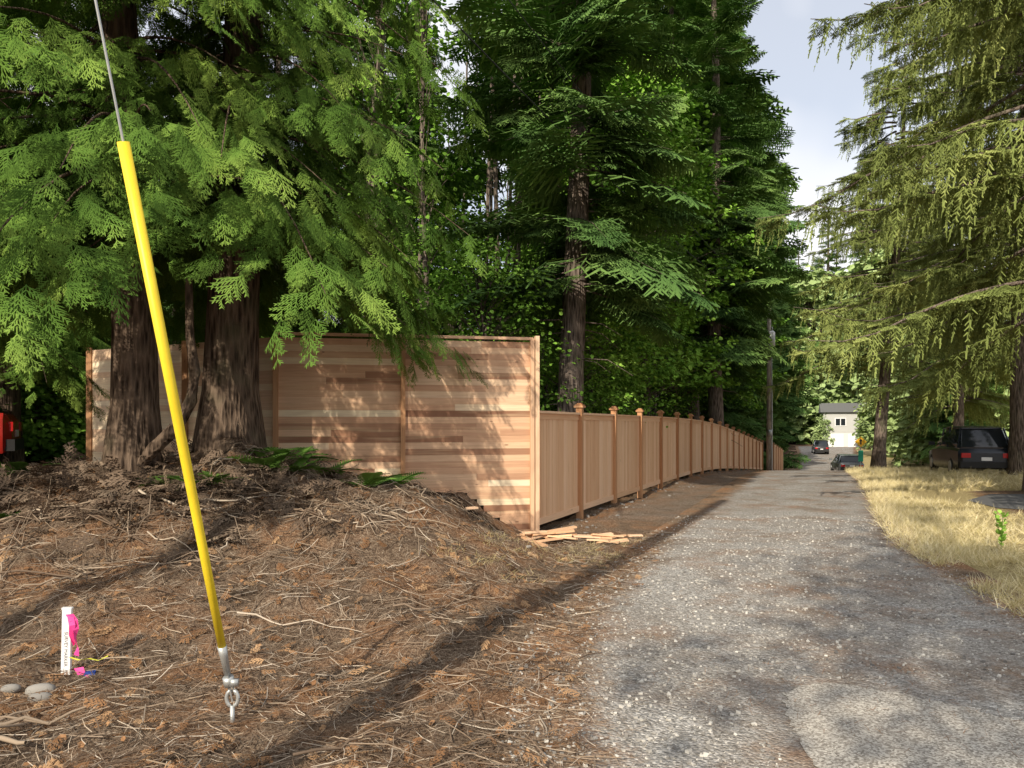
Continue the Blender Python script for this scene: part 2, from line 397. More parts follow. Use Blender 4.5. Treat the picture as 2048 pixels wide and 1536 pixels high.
# ------------------------------------------------------------ foliage templates
def rot2(d,a): c,s=math.cos(a),math.sin(a); return np.array([c*d[0]-s*d[1],s*d[0]+c*d[1],d[2]])
def t_cedar(seed=1,np_=7,sub=3,droop=.3,w=.034):
    r=random.Random(seed); S=[((0,0,0),(.55,0,-droop*.3),(0,1,0),.02,.014,.2),((.55,0,-droop*.3),(1,0,-droop),(0,1,0),.03,.01,.9)]
    for k in range(np_):
        t=(k+.35)/np_
        for sg in (-1,1):
            tt0=t+r.uniform(-.03,.03); l=(.5*(1-t)**.8+.09)*r.uniform(.7,1.15)
            p=np.array([tt0,0,-droop*tt0*tt0]); a=r.uniform(.5,.8)
            dr=np.array([math.cos(a),sg*math.sin(a),-.25+r.uniform(-.15,.1)]); q=p+dr*l
            S.append((p,q,np.cross(dr,[0,0,1]),w*.7,w*.35,.3+.6*t))
            m=max(2,int(round(sub*l/.3)))
            for j in range(m):
                tt=(j+.8)/(m+.4); pp=p+dr*l*tt; ll=.06+.16*l*(1.2-tt)
                for s2 in (-1,1):
                    d2=rot2(dr,s2*r.uniform(.5,.75)); d2[2]-=.1
                    S.append((pp,pp+d2*ll*r.uniform(.8,1.2),np.cross(d2,[0,0,1]),w*.85,w*.35,.35+.35*t+.3*tt))
    return quads(S)
def t_fernf(np_=15):
    S=[((0,0,0),(1,0,-.55),(0,1,0),.02,.01,.3)]
    for k in range(1,np_+1):
        t=k/(np_+.6); l=.3*math.sin(math.pi*min(1,(t*.8+.22)))
        for sg in (-1,1):
            p=np.array([t,0,-.55*t*t]); dr=np.array([.5,sg*.85,-.22]); S.append((p,p+dr*l,np.cross(dr,[0,0,1]),.05,.02,.3+.5*t))
    return quads(S)
def t_fir(n=13,sub=4,w=.03,dro=.12,seed=3):
    r=random.Random(seed); S=[((0,0,0),(1,0,-dro),(0,1,0),.02,.008,0)]
    for k in range(n):
        t=.1+.9*k/n; l=(.40*(1-t)**.6+.07)
        for sg in (-1,1):
            p=np.array([t,0,-dro*t*t]); a=.95-.2*t; dr=np.array([math.cos(a),sg*math.sin(a),-.18+r.uniform(-.15,.12)]); l2=l*r.uniform(.7,1.15)
            S.append((p,p+dr*l2,(0,0,1) if r.random()<.3 else np.cross(dr,[0,0,1]),w*.8,w*.4,.2+.4*t))
            for j in range(sub):
                tt=(j+.6)/sub; pp=p+dr*l2*tt; ll=l2*.38*(1.15-.6*tt)+.02
                for s2 in (-1,1):
                    d2=rot2(dr,s2*.8); d2[2]=dr[2]*1.6-.1+r.uniform(-.2,.15)
                    S.append((pp,pp+d2*ll,np.cross(d2,[r.uniform(-.5,.5),r.uniform(-.5,.5),1]),w,w*.45,.35+.6*tt))
    return quads(S)
def t_hang(n=9,w=.05,seed=4):
    r=random.Random(seed); S=[]
    for k in range(n):
        t=k/n
        p=np.array([t,r.uniform(-.02,.02),r.uniform(-.02,.02)])
        S.append((p,p+[1.2/n,0,0],(0,r.uniform(-1,1),r.uniform(-1,1)),w*.7,w*.5,.3))
        for j in range(3):
            an=r.uniform(0,6.28); l=.16*(1.1-t); dd=np.array([.8,math.cos(an)*.7,math.sin(an)*.7])
            S.append((p,p+dd*l,np.cross(dd,[.3,math.sin(an),-math.cos(an)]),w*.55,w*.25,.5+.4*t))
    return quads(S)
def t_leaf():
    V=np.array([[0,0,0],[.35,.42,.08],[.8,.3,.05],[1,0,-.1],[0,0,0],[1,0,-.1],[.8,-.3,.05],[.35,-.42,.08]],float)
    return V,np.array([[0,3,2,1],[4,7,6,5]]),np.array([.3,.5,.6,.7,.3,.7,.6,.5])
TC=[t_cedar(k) for k in (1,2,3)]; TCs=t_cedar(9,5,2,.1,.06); TF=[t_fir(11,3,.036,seed=3),t_fir(11,3,.036,seed=8)]; TF2=[t_fir(15,4,.022,seed=5),t_fir(15,4,.022,seed=6)]; TH=[t_hang(seed=4),t_hang(seed=5)]; TL=t_leaf(); TFern=t_fernf()

def branch_path(o,az,L,rise,dro,n=9):
    s=np.linspace(0,1,n); h=np.array([math.cos(az),math.sin(az),0])
    return o+h[None]*(s*L)[:,None]+np.array([0,0,1.])[None]*((rise*s-dro*s**1.7)*L)[:,None]
def rv(n,s=1.): return rng.normal(0,s,(n,3))

def cedar_meshes(seed,H=13,z0=1.3,nb=110,Lb=3.0,dens=15,rad=.34):
    r=random.Random(seed); tr=MB()
    hh=np.linspace(0,H,16); rr=rad*(1-hh/H)**.8+.02; rr[0]*=1.35; rr[1]*=1.03
    px=np.stack([.10*np.sin(hh*.5+seed),.08*np.cos(hh*.4),hh],1); tr.tube(px,rr,14)
    T=[];D=[];S=[];R_=[]
    for k in range(nb):
        z=z0+(H-z0)*((k+.5)/nb)**1.5; az=r.uniform(0,6.283); f=(z-z0)/(H-z0)
        L=Lb*(1-f)**.75*r.uniform(.55,1.1)+.4
        o=np.array([np.interp(z,hh,px[:,0]),np.interp(z,hh,px[:,1]),z+ .5])
        P=branch_path(o,az,L,r.uniform(0,.35),r.uniform(.4,.75))
        tr.tube(P,np.linspace(.024*(1-f*.6),.004,len(P)),5)
        m=int(L*dens)+8; s=rng.uniform(.1,1.02,m)**.85; h=np.array([math.cos(az),math.sin(az),0]); lt=np.array([-h[1],h[0],0])
        C=np.stack([np.interp(s,np.linspace(0,1,9),P[:,i]) for i in range(3)],1)
        sd=rng.choice([-1,1],m); u=rng.uniform(0,.75,m)*np.sin(np.clip(s,0,1)*2.6)**.7*min(1,L/2)
        C=C+lt*(sd*u)[:,None]; C[:,2]-=u*.5+rng.uniform(-.08,.2,m)
        dr=h[None]*rng.uniform(.3,1.,m)[:,None]+lt*(sd*(.25+u))[:,None]*.9+np.array([0,0,-1.])*rng.uniform(.3,1.3,m)[:,None]+rv(m,.15)
        T.append(C);D.append(dr);S.append(rng.uniform(.22,.48,m)); R_.append(np.clip((rng.random(m)*.55+r.random()*.45)*(.35+.65*np.clip(s*1.2,0,1)),0,1))  # sprays near the trunk darker: shade inside the crown put into the colour
    T=np.vstack(T);D=np.vstack(D);S=np.concatenate(S);q=np.concatenate(R_)
    ax=T.copy(); ax[:,2]=0
    up=norm(ax)*.6+np.array([0,0,1.]); R=frames(D,up+rv(len(T),.15),rng.normal(0,.35,len(T)))
    V,F,A=scatterN(TC,R,T,S,q,.42)  # spray ends paler: lit tips put into the colour
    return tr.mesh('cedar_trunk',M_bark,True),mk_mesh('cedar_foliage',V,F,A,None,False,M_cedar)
def fir_meshes(seed,H=20,z0=1.5,nb=210,Lb=3.2,rad=.25,mat=None,T_=None,dead=12,pw=.8):
    r=random.Random(seed); tr=MB(); T_=T_ or TF
    hh=np.linspace(0,H,14); rr=rad*(1-hh/H)**.75+.015; rr[0]*=1.25
    px=np.stack([.12*np.sin(hh*.3+seed),.1*np.cos(hh*.25+seed),hh],1); tr.tube(px,rr,10)
    T=[];D=[];S=[];q=[]
    for k in range(nb):
        f=((k+r.random())/nb)**1.1; z=z0+(H-z0)*f; az=r.uniform(0,6.283)
        L=(Lb*(1-f)**pw*r.uniform(.45,1.15)+.35); e=r.uniform(-.5,.15)+.35*f
        h=np.array([math.cos(az),math.sin(az),e])
        o=np.array([np.interp(z,hh,px[:,0]),np.interp(z,hh,px[:,1]),z])
        tr.tube([o,o+h*L*.5,o+h*L*.9-np.array([0,0,.08*L])],[.014+.006*L,.01,.004],3)
        b=r.random()
        for (a,sc,rl) in ((0.12,.95,0),(0.3,.62,.8),(.3,.62,-.8)):
            T.append(o+h*L*a); D.append(h+np.array([-.35*rl*h[1],.35*rl*h[0],-.12*abs(rl)]) ); S.append(L*sc*r.uniform(.8,1.1)); q.append(np.clip(b*.6+r.random()*.4,0,1))
    for k in range(dead):
        z=r.uniform(.15,1)*z0 if z0>3 else r.uniform(1,3); az=r.uniform(0,6.283); L=r.uniform(.4,1.5); h=np.array([math.cos(az),math.sin(az),-.1]); o=np.array([0,0,z])+[np.interp(z,hh,px[:,0]),np.interp(z,hh,px[:,1]),0]
        tr.tube([o,o+h*L*.6,o+h*L+[0,0,-.2*L]],[.018,.01,.004],4)
    T=np.array(T);D=np.array(D);S=np.array(S);q=np.array(q)
    R=frames(D,np.array([0,0,1.])+rv(len(T),.18),rng.normal(0,.4,len(T)))
    V,F,A=scatterN(T_,R,T,S,q,.45)
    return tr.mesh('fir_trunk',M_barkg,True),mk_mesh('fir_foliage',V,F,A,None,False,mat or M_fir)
def spruce_meshes(seed,H=18,z0=2.0,nb=80,Lb=5,rad=.3,dens=9,hl=(.35,1.1)):
    r=random.Random(seed); tr=MB()
    hh=np.linspace(0,H,14); rr=rad*(1-hh/H)**.75+.02; rr[0]*=1.3
    px=np.stack([.1*np.sin(hh*.3+seed),.1*np.cos(hh*.25),hh],1); tr.tube(px,rr,12)
    T=[];D=[];S=[];q=[];T2=[];D2=[];S2=[];q2=[]
    for k in range(nb):
        f=((k+r.random())/nb); z=z0+(H-z0)*f; az=r.uniform(0,6.283); L=Lb*(1-f)**.45*r.uniform(.6,1.08)+.5
        o=np.array([px[0,0],px[0,1],z+.6]); P=branch_path(o,az,L,r.uniform(-.05,.2),r.uniform(.25,.45))
        P[-2:,2]+=np.array([.04,.12])*L
        tr.tube(P,np.linspace(.045,.007,len(P)),5)
        h=np.array([math.cos(az),math.sin(az),0]); lt=np.array([-h[1],h[0],0]); b=r.random()
        m=int(L*dens)+3; s=rng.uniform(.25,1,m)
        C=np.stack([np.interp(s,np.linspace(0,1,9),P[:,i]) for i in range(3)],1); u=rng.normal(0,.32,m)*np.sin(np.clip(s,0,1)*2.8)
        C+=lt*u[:,None]; C[:,2]-=np.abs(u)*.3
        T.append(C); D.append(np.array([0,0,-1.])+h*.18+rv(m,.12)); S.append(rng.uniform(*hl,m)*(1.1-.4*s)); q.append(np.clip(b*.5+rng.random(m)*.5,0,1))
        for a in np.linspace(.25,.9,max(3,int(L*1.6))):
            c=np.array([np.interp(a,np.linspace(0,1,9),P[:,i]) for i in range(3)])
            for sg in (-1,1):
                T2.append(c); D2.append(h+lt*sg*.7+np.array([0,0,-.25])+rv(1,.1)[0]); S2.append(r.uniform(.5,.95)*(1.2-.6*a)); q2.append(np.clip(b*.6+r.random()*.4,0,1))
    T=np.vstack(T);D=np.vstack(D);S=np.concatenate(S);q=np.concatenate(q)
    R=frames(D,rv(len(T),1)); V,F,A=scatterN(TH,R,T,S,q,.4)
    T2=np.array(T2);D2=np.array(D2);S2=np.array(S2);q2=np.array(q2)
    R2=frames(D2,np.array([0,0,1.])+rv(len(T2),.1)); Vb,Fb,Ab=scatterN(TF,R2,T2,S2,q2,.4)
    return tr.mesh('spruce_trunk',M_barkg,True),mk_mesh('spruce_foliage',np.vstack([V,Vb]),np.vstack([F,Fb+len(V)]),np.concatenate([A,Ab]),None,False,M_spr)
def maple_meshes(seed,H=9,nc=110,nl=80,rad=.1,spread=2.4,z0=2,leaf=(.10,.17),mat=None,flat=.22):
    r=random.Random(seed); tr=MB()
    hh=np.linspace(0,H*.9,10); px=np.stack([.15*np.sin(hh*.5+seed),.15*np.cos(hh*.4+seed),hh],1); tr.tube(px,rad*(1-hh/H)+.01,8)
    T=[];D=[];q=[];U=[]
    for k in range(nc):
        z=z0+(H-z0)*r.random(); f=(z-z0)/(H-z0); az=r.uniform(0,6.283)
        rr=spread*(math.sin(math.pi*min(1,f*.75+.22)))**.8*r.uniform(.25,1)
        zb=z*.8; o=np.array([np.interp(zb,hh,px[:,0]),np.interp(zb,hh,px[:,1]),min(zb,H*.88)])
        c=np.array([math.cos(az)*rr,math.sin(az)*rr,z])
        tr.tube([o,(o+c)/2+[0,0,.15],c],[.022,.012,.004],3)
        n=int(nl*r.uniform(.5,1.3)); sz=r.uniform(.4,.8)
        pts=rv(n,1)*np.array([sz*.6,sz*.6,flat*sz]); pts[:,2]-=(pts[:,0]**2+pts[:,1]**2)*.25
        T.append(c+pts); D.append(norm(pts*[1,1,0]+1e-3)+rv(n,.45)+[0,0,-.3]); U.append(np.array([0,0,1.])+norm(np.array([[c[0],c[1],0.]]))*.4+rv(n,.45)); b=r.random(); q.append(np.clip(b*.55+rng.random(n)*.45,0,1))
    T=np.vstack(T);D=np.vstack(D);U=np.vstack(U);q=np.concatenate(q)
    R=frames(D,U); V,F,A=scatter(*TL,R,T,rng.uniform(*leaf,len(T)),q,.2)
    return tr.mesh('maple_trunk',M_barkg,True),mk_mesh('maple_leaves',V,F,A,None,False,mat or M_map)
def plant(name,ms,x,y,rz=None,s=1.,lean=(0,0),parent=None,dz=-.08):
    z=float(hgt(x,y))+dz; rz=random.uniform(0,6.28) if rz is None else rz
    if parent is None:
        e=empty(name,(x,y,z),(lean[0],lean[1],rz),s)
        obj('trunk',ms[0],e); obj('foliage',ms[1],e); return e
    for k,mm in enumerate(ms):
        obj(('trunk','foliage')[k],mm,parent,(x,y,z),(lean[0],lean[1],rz),s)

CED1=cedar_meshes(1,z0=2.7,nb=115,Lb=3.1,dens=17,rad=.25)
CED2=cedar_meshes(2,z0=2.6,nb=115,Lb=3.0,dens=17,rad=.34)
FIRF=fir_meshes(3,H=20,z0=1.2,nb=170,Lb=3.4)
FIRF2=fir_meshes(4,H=17,z0=2.5,nb=140,Lb=2.6,rad=.2)
FIRH=fir_meshes(5,H=24,z0=9,nb=80,Lb=2.6,rad=.24,dead=30)
FIRM=fir_meshes(6,H=22,z0=4.6,nb=200,Lb=2.4,rad=.28,dead=14,pw=.4,T_=TF2)
FIRT=fir_meshes(16,H=33,z0=6.5,nb=290,Lb=4.8,rad=.34,pw=.4)
SPR=spruce_meshes(7,H=18,z0=3.3,nb=115,Lb=5.8,dens=10)
SPR2=spruce_meshes(8,H=15,z0=3.6,nb=75,Lb=4.0,rad=.22)
MAP1=maple_meshes(9,H=10,nc=140,nl=70,spread=2.6,z0=1.8,leaf=(.1,.17))
MAP2=maple_meshes(10,H=6,nc=80,nl=85,spread=2.2,z0=1.2,rad=.06,leaf=(.07,.125))
MAPT=maple_meshes(17,H=19,nc=320,nl=65,spread=4.2,z0=4,rad=.17,leaf=(.15,.26))
BUSH=maple_meshes(12,H=3.2,nc=50,nl=60,spread=1.6,z0=.3,rad=.04,leaf=(.11,.18))
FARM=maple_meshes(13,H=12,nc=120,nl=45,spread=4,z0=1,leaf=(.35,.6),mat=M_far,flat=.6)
SLIM=maple_meshes(14,H=15,nc=50,nl=42,spread=1.6,z0=4,rad=.09,leaf=(.11,.19))

plant('western_red_cedar_tree',CED1,-4.5,8.6,0.4)
plant('western_red_cedar_tree',CED2,-3.5,9.45,2.2)
plant('western_red_cedar_tree',CED2,-7.6,7.9,4.0,.85)
plant('western_red_cedar_tree',CED1,-10.0,14.5,1.0)
mb=MB(); mb.tube([(-4.3,8.5,1.1),(-4.08,8.4,1.32),(-3.8,8.35,1.56),(-3.62,8.35,1.88),(-3.60,8.4,2.2),(-3.7,8.5,2.6),(-3.76,8.6,3.3)],[.06,.075,.075,.068,.06,.05,.04],10)
obj('curved_cedar_stem',mb.mesh('stem',M_bark,True))
def P2(px,D): return (px-1024)/1479.1*D
plant('douglas_fir_tree',FIRM,P2(1143,15.5),15.5,1.0,1.0,(0,.035))
plant('douglas_fir_tree',FIRH,P2(1035,24),24,0,1.1)
plant('douglas_fir_tree',FIRM,P2(1440,33),33,2,1.2,(0,.03))
plant('vine_maple_tree',MAP1,1.4,18.2,1,.7)
plant('bigleaf_maple_tree',MAPT,2.6,22.5,1,.62)
plant('bigleaf_maple_tree',MAPT,5.2,28.5,3,.85)
plant('bigleaf_maple_tree',MAPT,8.0,36,2,1.0)
plant('bigleaf_maple_tree',MAPT,14.2,52,2,1.1)
plant('vine_maple_tree',MAP2,P2(960,14.5),14.5,3,.8)
plant('bigleaf_maple_tree',MAP1,P2(900,22),22,4,.9)
for X_,D,m,s in ((4.6,36,FIRT,.85),(8.9,41,FIRT,1.0),(11.6,47,FIRT,1.1),(16.6,58,FIRT,1.1),(22.3,69,FIRT,1.1),(27.0,80,FIRT,1.0),(31.5,92,FIRT,1.0),
                 (4,44,FIRT,1.0),(2.2,30,FIRH,.9),(13.8,50,FIRF,.9),(18.5,60,FIRF,.8),(22.6,67,FIRF,.9),(28.6,82,FIRF,.9),
                 (-4.8,34,FIRM,1),(-3.6,20,FIRH,.9),(-5.6,25,FIRH,1),(-7,22,FIRF2,1),(-11,27,FIRF2,1),(-14,23,FIRF,1),(-17,20,FIRF,1)):
    plant('douglas_fir_tree',m,X_,D,None,s)
for px,D,s in ((850,17,.85),(1105,22,.9),(1065,33,1.1),(750,18,1)):
    plant('slender_alder_tree',SLIM,P2(px,D),D,None,s)
fm=empty('forest_background')
r=random.Random(21)
for k in range(50):
    D=r.uniform(36,70); X_=P2(r.uniform(-150,1560),D)
    if X_>.43*D-7.5: continue
    px=X_/D*1479+1024
    m=MAP1 if 830<px<1030 else r.choice([FIRF,FIRF2,MAP1,FIRH,MAPT])
    plant('t',m,X_,D,None,r.uniform(.75,1.1),parent=fm)
mb=MB()   # bare slender trunks standing in the wood
for k in range(34):
    D=r.uniform(17,40); X_=P2(r.uniform(800,1330),D)
    if X_>.43*D-6.2: continue
    z=float(hgt(X_,D)); H=r.uniform(10,20); a=r.uniform(-.5,.5); q=r.uniform(.05,.12)
    mb.tube([(X_,D,z),(X_+a*.4,D,z+H*.5),(X_+a,D,z+H)],[q,q*.7,q*.25],6)
obj('pole_trunks',mb.mesh('pt',M_barkg,True),fm)
us=empty('forest_undergrowth')
for k in range(54):
    D=14+r.random()**1.3*22; X_=P2(r.uniform(520,1560),D)
    if X_>.43*D-6.6: continue
    plant('b',r.choice([BUSH,BUSH,MAP2]),X_,D,None,r.uniform(.7,1.15),parent=us)
for k in range(9):
    D=r.uniform(15,22); X_=r.uniform(-16,-8)
    plant('b',BUSH,X_,D,None,r.uniform(.7,1.1),parent=us)
# right side
plant('weeping_spruce_tree',SPR,10.1,13.2,0.6,1.0)
plant('weeping_spruce_tree',SPR2,12.8,17.8,2.0,1.0)
plant('weeping_spruce_tree',SPR,17.4,25.0,2.6,1.25)
plant('weeping_spruce_tree',SPR2,19.0,38,1.6,1.3,(0,-.1))
plant('weeping_spruce_tree',SPR2,25.5,36,1.6,1.2)
plant('weeping_spruce_tree',SPR,28.5,47,2.6,1.1)
dm=empty('distant_trees')
for k in range(44):
    D=r.uniform(60,115); X_=P2(r.uniform(1780,2300),D)
    if X_<.47*D+5.5: continue
    plant('t',r.choice([FARM,FARM,FIRF2]),X_,D,None,r.uniform(.8,1.4),parent=dm)
for k in range(20):
    D=r.uniform(128,150); px=1540+k*19; plant('t',FARM if r.random()<.85 else FIRF,P2(px,D),D,None,r.uniform(1.8,2.8),parent=dm)
for px,D,s in ((1772,104,.9),(1790,88,1.0),(1738,110,.5),(1650,117,.45)): plant('t',FARM,P2(px,D),D,None,s,parent=dm)
# trees behind the viewpoint toward the sun (their shadows dapple the scene)
for x,y_,m,s in ((-.9,-4.5,SLIM,.85),(.9,-7,SLIM,.9),(-3.2,-10,MAP1,1.3),(1.5,-12,FIRH,.8),(2.6,-6.5,SLIM,.8)):
    plant('roadside_tree',m,x,y_,None,s)

# ------------------------------------------------------------ ferns
fe=empty('sword_fern')
def ferns(cs):
    T=[];D=[];S=[]
    for x,y_,s in cs:
        n=int(random.uniform(8,13))
        for k in range(n):
            az=k/n*6.28+random.uniform(-.3,.3); T.append((x,y_,float(hgt(x,y_))+.03)); D.append((math.cos(az),math.sin(az),random.uniform(.5,1.1))); S.append(s*random.uniform(.7,1.1))
    T=np.array(T);D=np.array(D);S=np.array(S)
    V,F,A=scatter(*TFern,frames(D,np.array([0,0,1.])+rv(len(T),.1)),T,S,rng.random(len(T)),.4)
    obj('fronds',mk_mesh('fern',V,F,A,None,False,M_fern),fe)
ferns([(-2.75,9.2,.65),(-2.35,9.3,.6),(-2.9,8.7,.5),(-1.75,8.9,.55),(-2.6,8.8,.5),(-3.9,8.3,.4),(-6.2,8.6,.5),(-5.7,8.6,.45),(-5.2,7.6,.25),(-1.45,9.3,.4),(-3.3,8.3,.35),(-3.5,8.2,.45),(-3.0,9.5,.7)])

# ------------------------------------------------------------ litter
def sticks(n,xr,yr,lr,cond,tilt=.12):
    x=rng.uniform(*xr,n); y_=yr[0]+(yr[1]-yr[0])*rng.random(n)**1.35; ok=cond(x,y_); x=x[ok];y_=y_[ok]; n=len(x)
    T=np.stack([x,y_,hgt(x,y_)+.012+rng.random(n)*.025],1); an=rng.uniform(0,6.28,n)
    e=.12
    dzx=(hgt(x+e*np.cos(an),y_+e*np.sin(an))-hgt(x,y_))/e
    D=np.stack([np.cos(an),np.sin(an),dzx+rng.normal(0,tilt,n)],1)
    return T,D,rng.uniform(*lr,n)
th=[0,2.1,4.2]; V=[]
for xx,yy,rr in ((-.5,0,1),(0,.04,1),(.5,-.02,.5)):
    for t in th: V.append((xx,yy+math.cos(t)*rr*.013,math.sin(t)*rr*.013))
Fs=np.array([(i*3+j,i*3+(j+1)%3,(i+1)*3+(j+1)%3,(i+1)*3+j) for i in range(2) for j in range(3)])
TS=(np.array(V),Fs,np.full(9,.5))
notroad=lambda x,y:(x<roadL(y)+.15*rng.random(len(x)))
le=empty('forest_litter')
T,D,S=sticks(12000,(-8,2.5),(2.9,11),(.05,.3),notroad)
V,F,A=scatter(*TS,frames(D,rv(len(T),1)*.1+np.array([0,0,1.])),T,S,rng.random(len(T))**1.3,.0); obj('twigs',mk_mesh('twigs',V,F,A,None,False,M_stick),le)
tv,tf,tt=quads([((-.5,0,0),(0,.05,.04),(0,1,0),.03,.03,.5),((0,.05,.04),(.5,0,0),(0,1,0),.03,.014,.6)])
T,D,S=sticks(56000,(-8,3.5),(2.8,10.5),(.035,.12),lambda x,y:(x<roadL(y)+.5*rng.random(len(x))**3),.2)
V,F,A=scatter(tv,tf,tt,frames(D,rv(len(T),.5)+np.array([0,0,1.])),T,S,rng.random(len(T)),.0); obj('needles',mk_mesh('needles',V,F,A,None,False,M_stick),le)
T,D,S=sticks(3200,(-8,2.2),(2.9,9.5),(.05,.16),notroad,.25)
V,F,A=scatter(*TCs,frames(D,rv(len(T),.3)+np.array([0,0,1.])),T,S,rng.random(len(T)),.2); obj('dead_fronds',mk_mesh('dead',V,F,A,None,False,M_dead),le)
n=1100; x=rng.normal(-3.9,1.4,n); y_=8.2+rng.normal(0,.5,n); ok=(x<-1.6)&(x>-7); x=x[ok];y_=y_[ok]; n=len(x)
T=np.stack([x,y_,hgt(x,y_)+rng.random(n)*.12],1); D=rv(n,1)*[1,1,.3]
V,F,A=scatter(*TCs,frames(D,rv(n,.4)+np.array([0,0,1.])),T,rng.uniform(.15,.36,n),rng.random(n)*.6,.2); obj('brush_pile',mk_mesh('brush',V,F,A,None,False,M_stick),le)
T,D,S=sticks(8000,(0,5),(2.8,12),(.03,.08),lambda x,y:(vn(x,y,.8,5)+.25*rng.random(len(x))>.66)&(x<roadR(y)))
V,F,A=scatter(tv,tf,tt,frames(D,rv(len(T),.2)+np.array([0,0,1.])),T,S,rng.random(len(T))*.5,.0); obj('road_needles',mk_mesh('rneedles',V,F,A,None,False,M_dead),le)
n=700; x=rng.uniform(-6,1.5,n); y_=2.9+5*rng.random(n)**1.3; ok=x<roadL(y_); x=x[ok];y_=y_[ok]; n=len(x)
V,F,A=scatter(*TL,frames(rv(n,1)*[1,1,.4],rv(n,.3)+[0,0,1.]),np.stack([x,y_,hgt(x,y_)+.025],1),rng.uniform(.02,.05,n),rng.random(n)*.8,.2); obj('dead_leaves',mk_mesh('dleaf',V,F,A,None,False,M_dead),le)
be=empty('fallen_branches'); mb=MB()
def fallen(p0,p1,r0,w=.12):
    n=9; t=np.linspace(0,1,n); x=p0[0]+(p1[0]-p0[0])*t+np.cumsum(rng.normal(0,w*.25,n)); y_=p0[1]+(p1[1]-p0[1])*t+np.cumsum(rng.normal(0,w*.25,n))
    mb.tube(np.stack([x,y_,hgt(x,y_)+r0+.02+rng.random(n)*.05],1),np.linspace(r0,r0*.3,n),6,rng.uniform(.2,.95))
    for k in (3,5,6):
        a=random.uniform(0,6.28); L=random.uniform(.15,.5); xx=x[k]+L*math.cos(a); yy=y_[k]+L*math.sin(a)
        mb.tube([(x[k],y_[k],hgt(x[k],y_[k])+r0+.03),((x[k]+xx)/2,(y_[k]+yy)/2,hgt(xx,yy)+.1),(xx,yy,hgt(xx,yy)+.08)],[r0*.5,r0*.35,r0*.15],5,.6)
for p in (((-3.3,4.1),(-2.55,3.6),.03),((-3.2,3.5),(-2.4,4.1),.02),((-5.9,7.6),(-3.6,7.3),.018),((-5.5,7.2),(-3.3,7.9),.016),((-5.2,6.9),(-4.2,7.9),.014),((-4.0,7.9),(-2.6,7.6),.015),((-3.2,8.3),(-1.9,8.0),.014),((-6.2,8.2),(-4.6,7.5),.022),((-.9,5.9),(-.2,6.2),.01),((-2.1,5.6),(-1.2,5.3),.008),((-1.0,3.4),(-.3,3.9),.008),((-4.6,6.3),(-3.3,6.5),.012),((-4.8,5.7),(-4.0,6.2),.01)):
    fallen(*p)
for k in range(120):
    x=random.uniform(-6.5,-1.0); y_=random.uniform(6.3,9.0); a=random.uniform(0,6.28); L=random.uniform(.3,1.2); fallen((x,y_),(x+L*math.cos(a),y_+L*.5*math.sin(a)),random.uniform(.004,.013))
for k in range(22):
    x=random.uniform(-4,-.3); y_=random.uniform(3.4,6.3); a=random.uniform(0,6.28); L=random.uniform(.2,.6); fallen((x,y_),(x+L*math.cos(a),y_+L*math.sin(a)),random.uniform(.003,.006),.06)
obj('branches',mb.mesh('branches',M_stick,True),be)
bv=np.array(list(itertools.product((-1,1),repeat=3)),float)*[.5,.42,.3]; bv+=np.random.default_rng(2).normal(0,.1,bv.shape)
bf=np.array([(0,1,3,2),(4,6,7,5),(0,4,5,1),(2,3,7,6),(0,2,6,4),(1,5,7,3)])
n=14000; y_=2.9+10*rng.random(n)**1.5; x=roadL(y_)+(roadR(y_)-roadL(y_))*(rng.random(n)*1.14-.1); ok=~((x>1.3)&(y_<4.6)); x=x[ok];y_=y_[ok]
S=.007+.017*rng.random(len(x))**3; T=np.stack([x,y_,hgt(x,y_)+.008+S*.1],1); q=rng.random(len(x))
n2=260; y2=11+32*rng.random(n2)**1.3; x2=fx(y2)+.08+rng.random(n2)**2*.7; S2=.02+.04*rng.random(n2)**3; T=np.vstack([T,np.stack([x2,y2,hgt(x2,y2)+S2*.1],1)]); S=np.concatenate([S,S2]); q=np.concatenate([q,rng.random(n2)*.45])
V,F,A=scatter(bv,bf,np.full(8,.5),frames(rv(len(T),1)*[1,1,.3],np.array([0,0,1.])+rv(len(T),.2)),T,S,q,0)
obj('gravel_stones',mk_mesh('stones',V,F,A,None,False,M_stone))
mb=MB()
for x,y_,s in ((-2.9,4.55,.07),(-2.82,4.42,.055),(-3.05,4.5,.045),(-1.72,4.5,.03),(-1.0,7.0,.03),(.2,8.8,.03)):
    t=np.linspace(0,np.pi,7); mb.tube(np.stack([x+s*1.1*np.cos(t),y_+s*.15*np.sin(t*2),float(hgt(x,y_))+s*.35+0*t],1),s*.62*np.sin(t)**.6+.002,9,random.uniform(.2,.45))
obj('cobblestones',mb.mesh('cob',M_stone,True))
# ------------------------------------------------------------ dry grass
tv,tf,tt=quads([((0,0,0),(.5,0,.08),(0,1,0),.03,.025,.3),((.5,0,.08),(1,0,0),(0,1,0),.025,.006,.8)])
def grassy(n,fxy,hl,name,hi=1.):
    x,y_=fxy(n); n=len(x); k=12
    x=np.repeat(x,k)+rng.normal(0,.045,n*k); y_=np.repeat(y_,k)+rng.normal(0,.045,n*k)
    T=np.stack([x,y_,hgt(x,y_)-.005],1); D=np.stack([rng.normal(0,.7,n*k),rng.normal(0,.7,n*k),rng.uniform(.25,1.1,n*k)],1)
    V,F,A=scatter(tv,tf,tt,frames(D,rv(n*k,1)),T,rng.uniform(*hl,n*k),rng.random(n*k)*hi,.15)
    return mk_mesh(name,V,F,A,None,False,M_grass)
def g1(n):
    y_=5.2+24*rng.random(n)**1.3; x=roadR(y_)-.05+np.abs(rng.normal(0,1.1,n)); ok=(vn(x,y_,1.1,8)>.28)&~((x>9)&(y_>13)&(y_<17.5)); return x[ok],y_[ok]
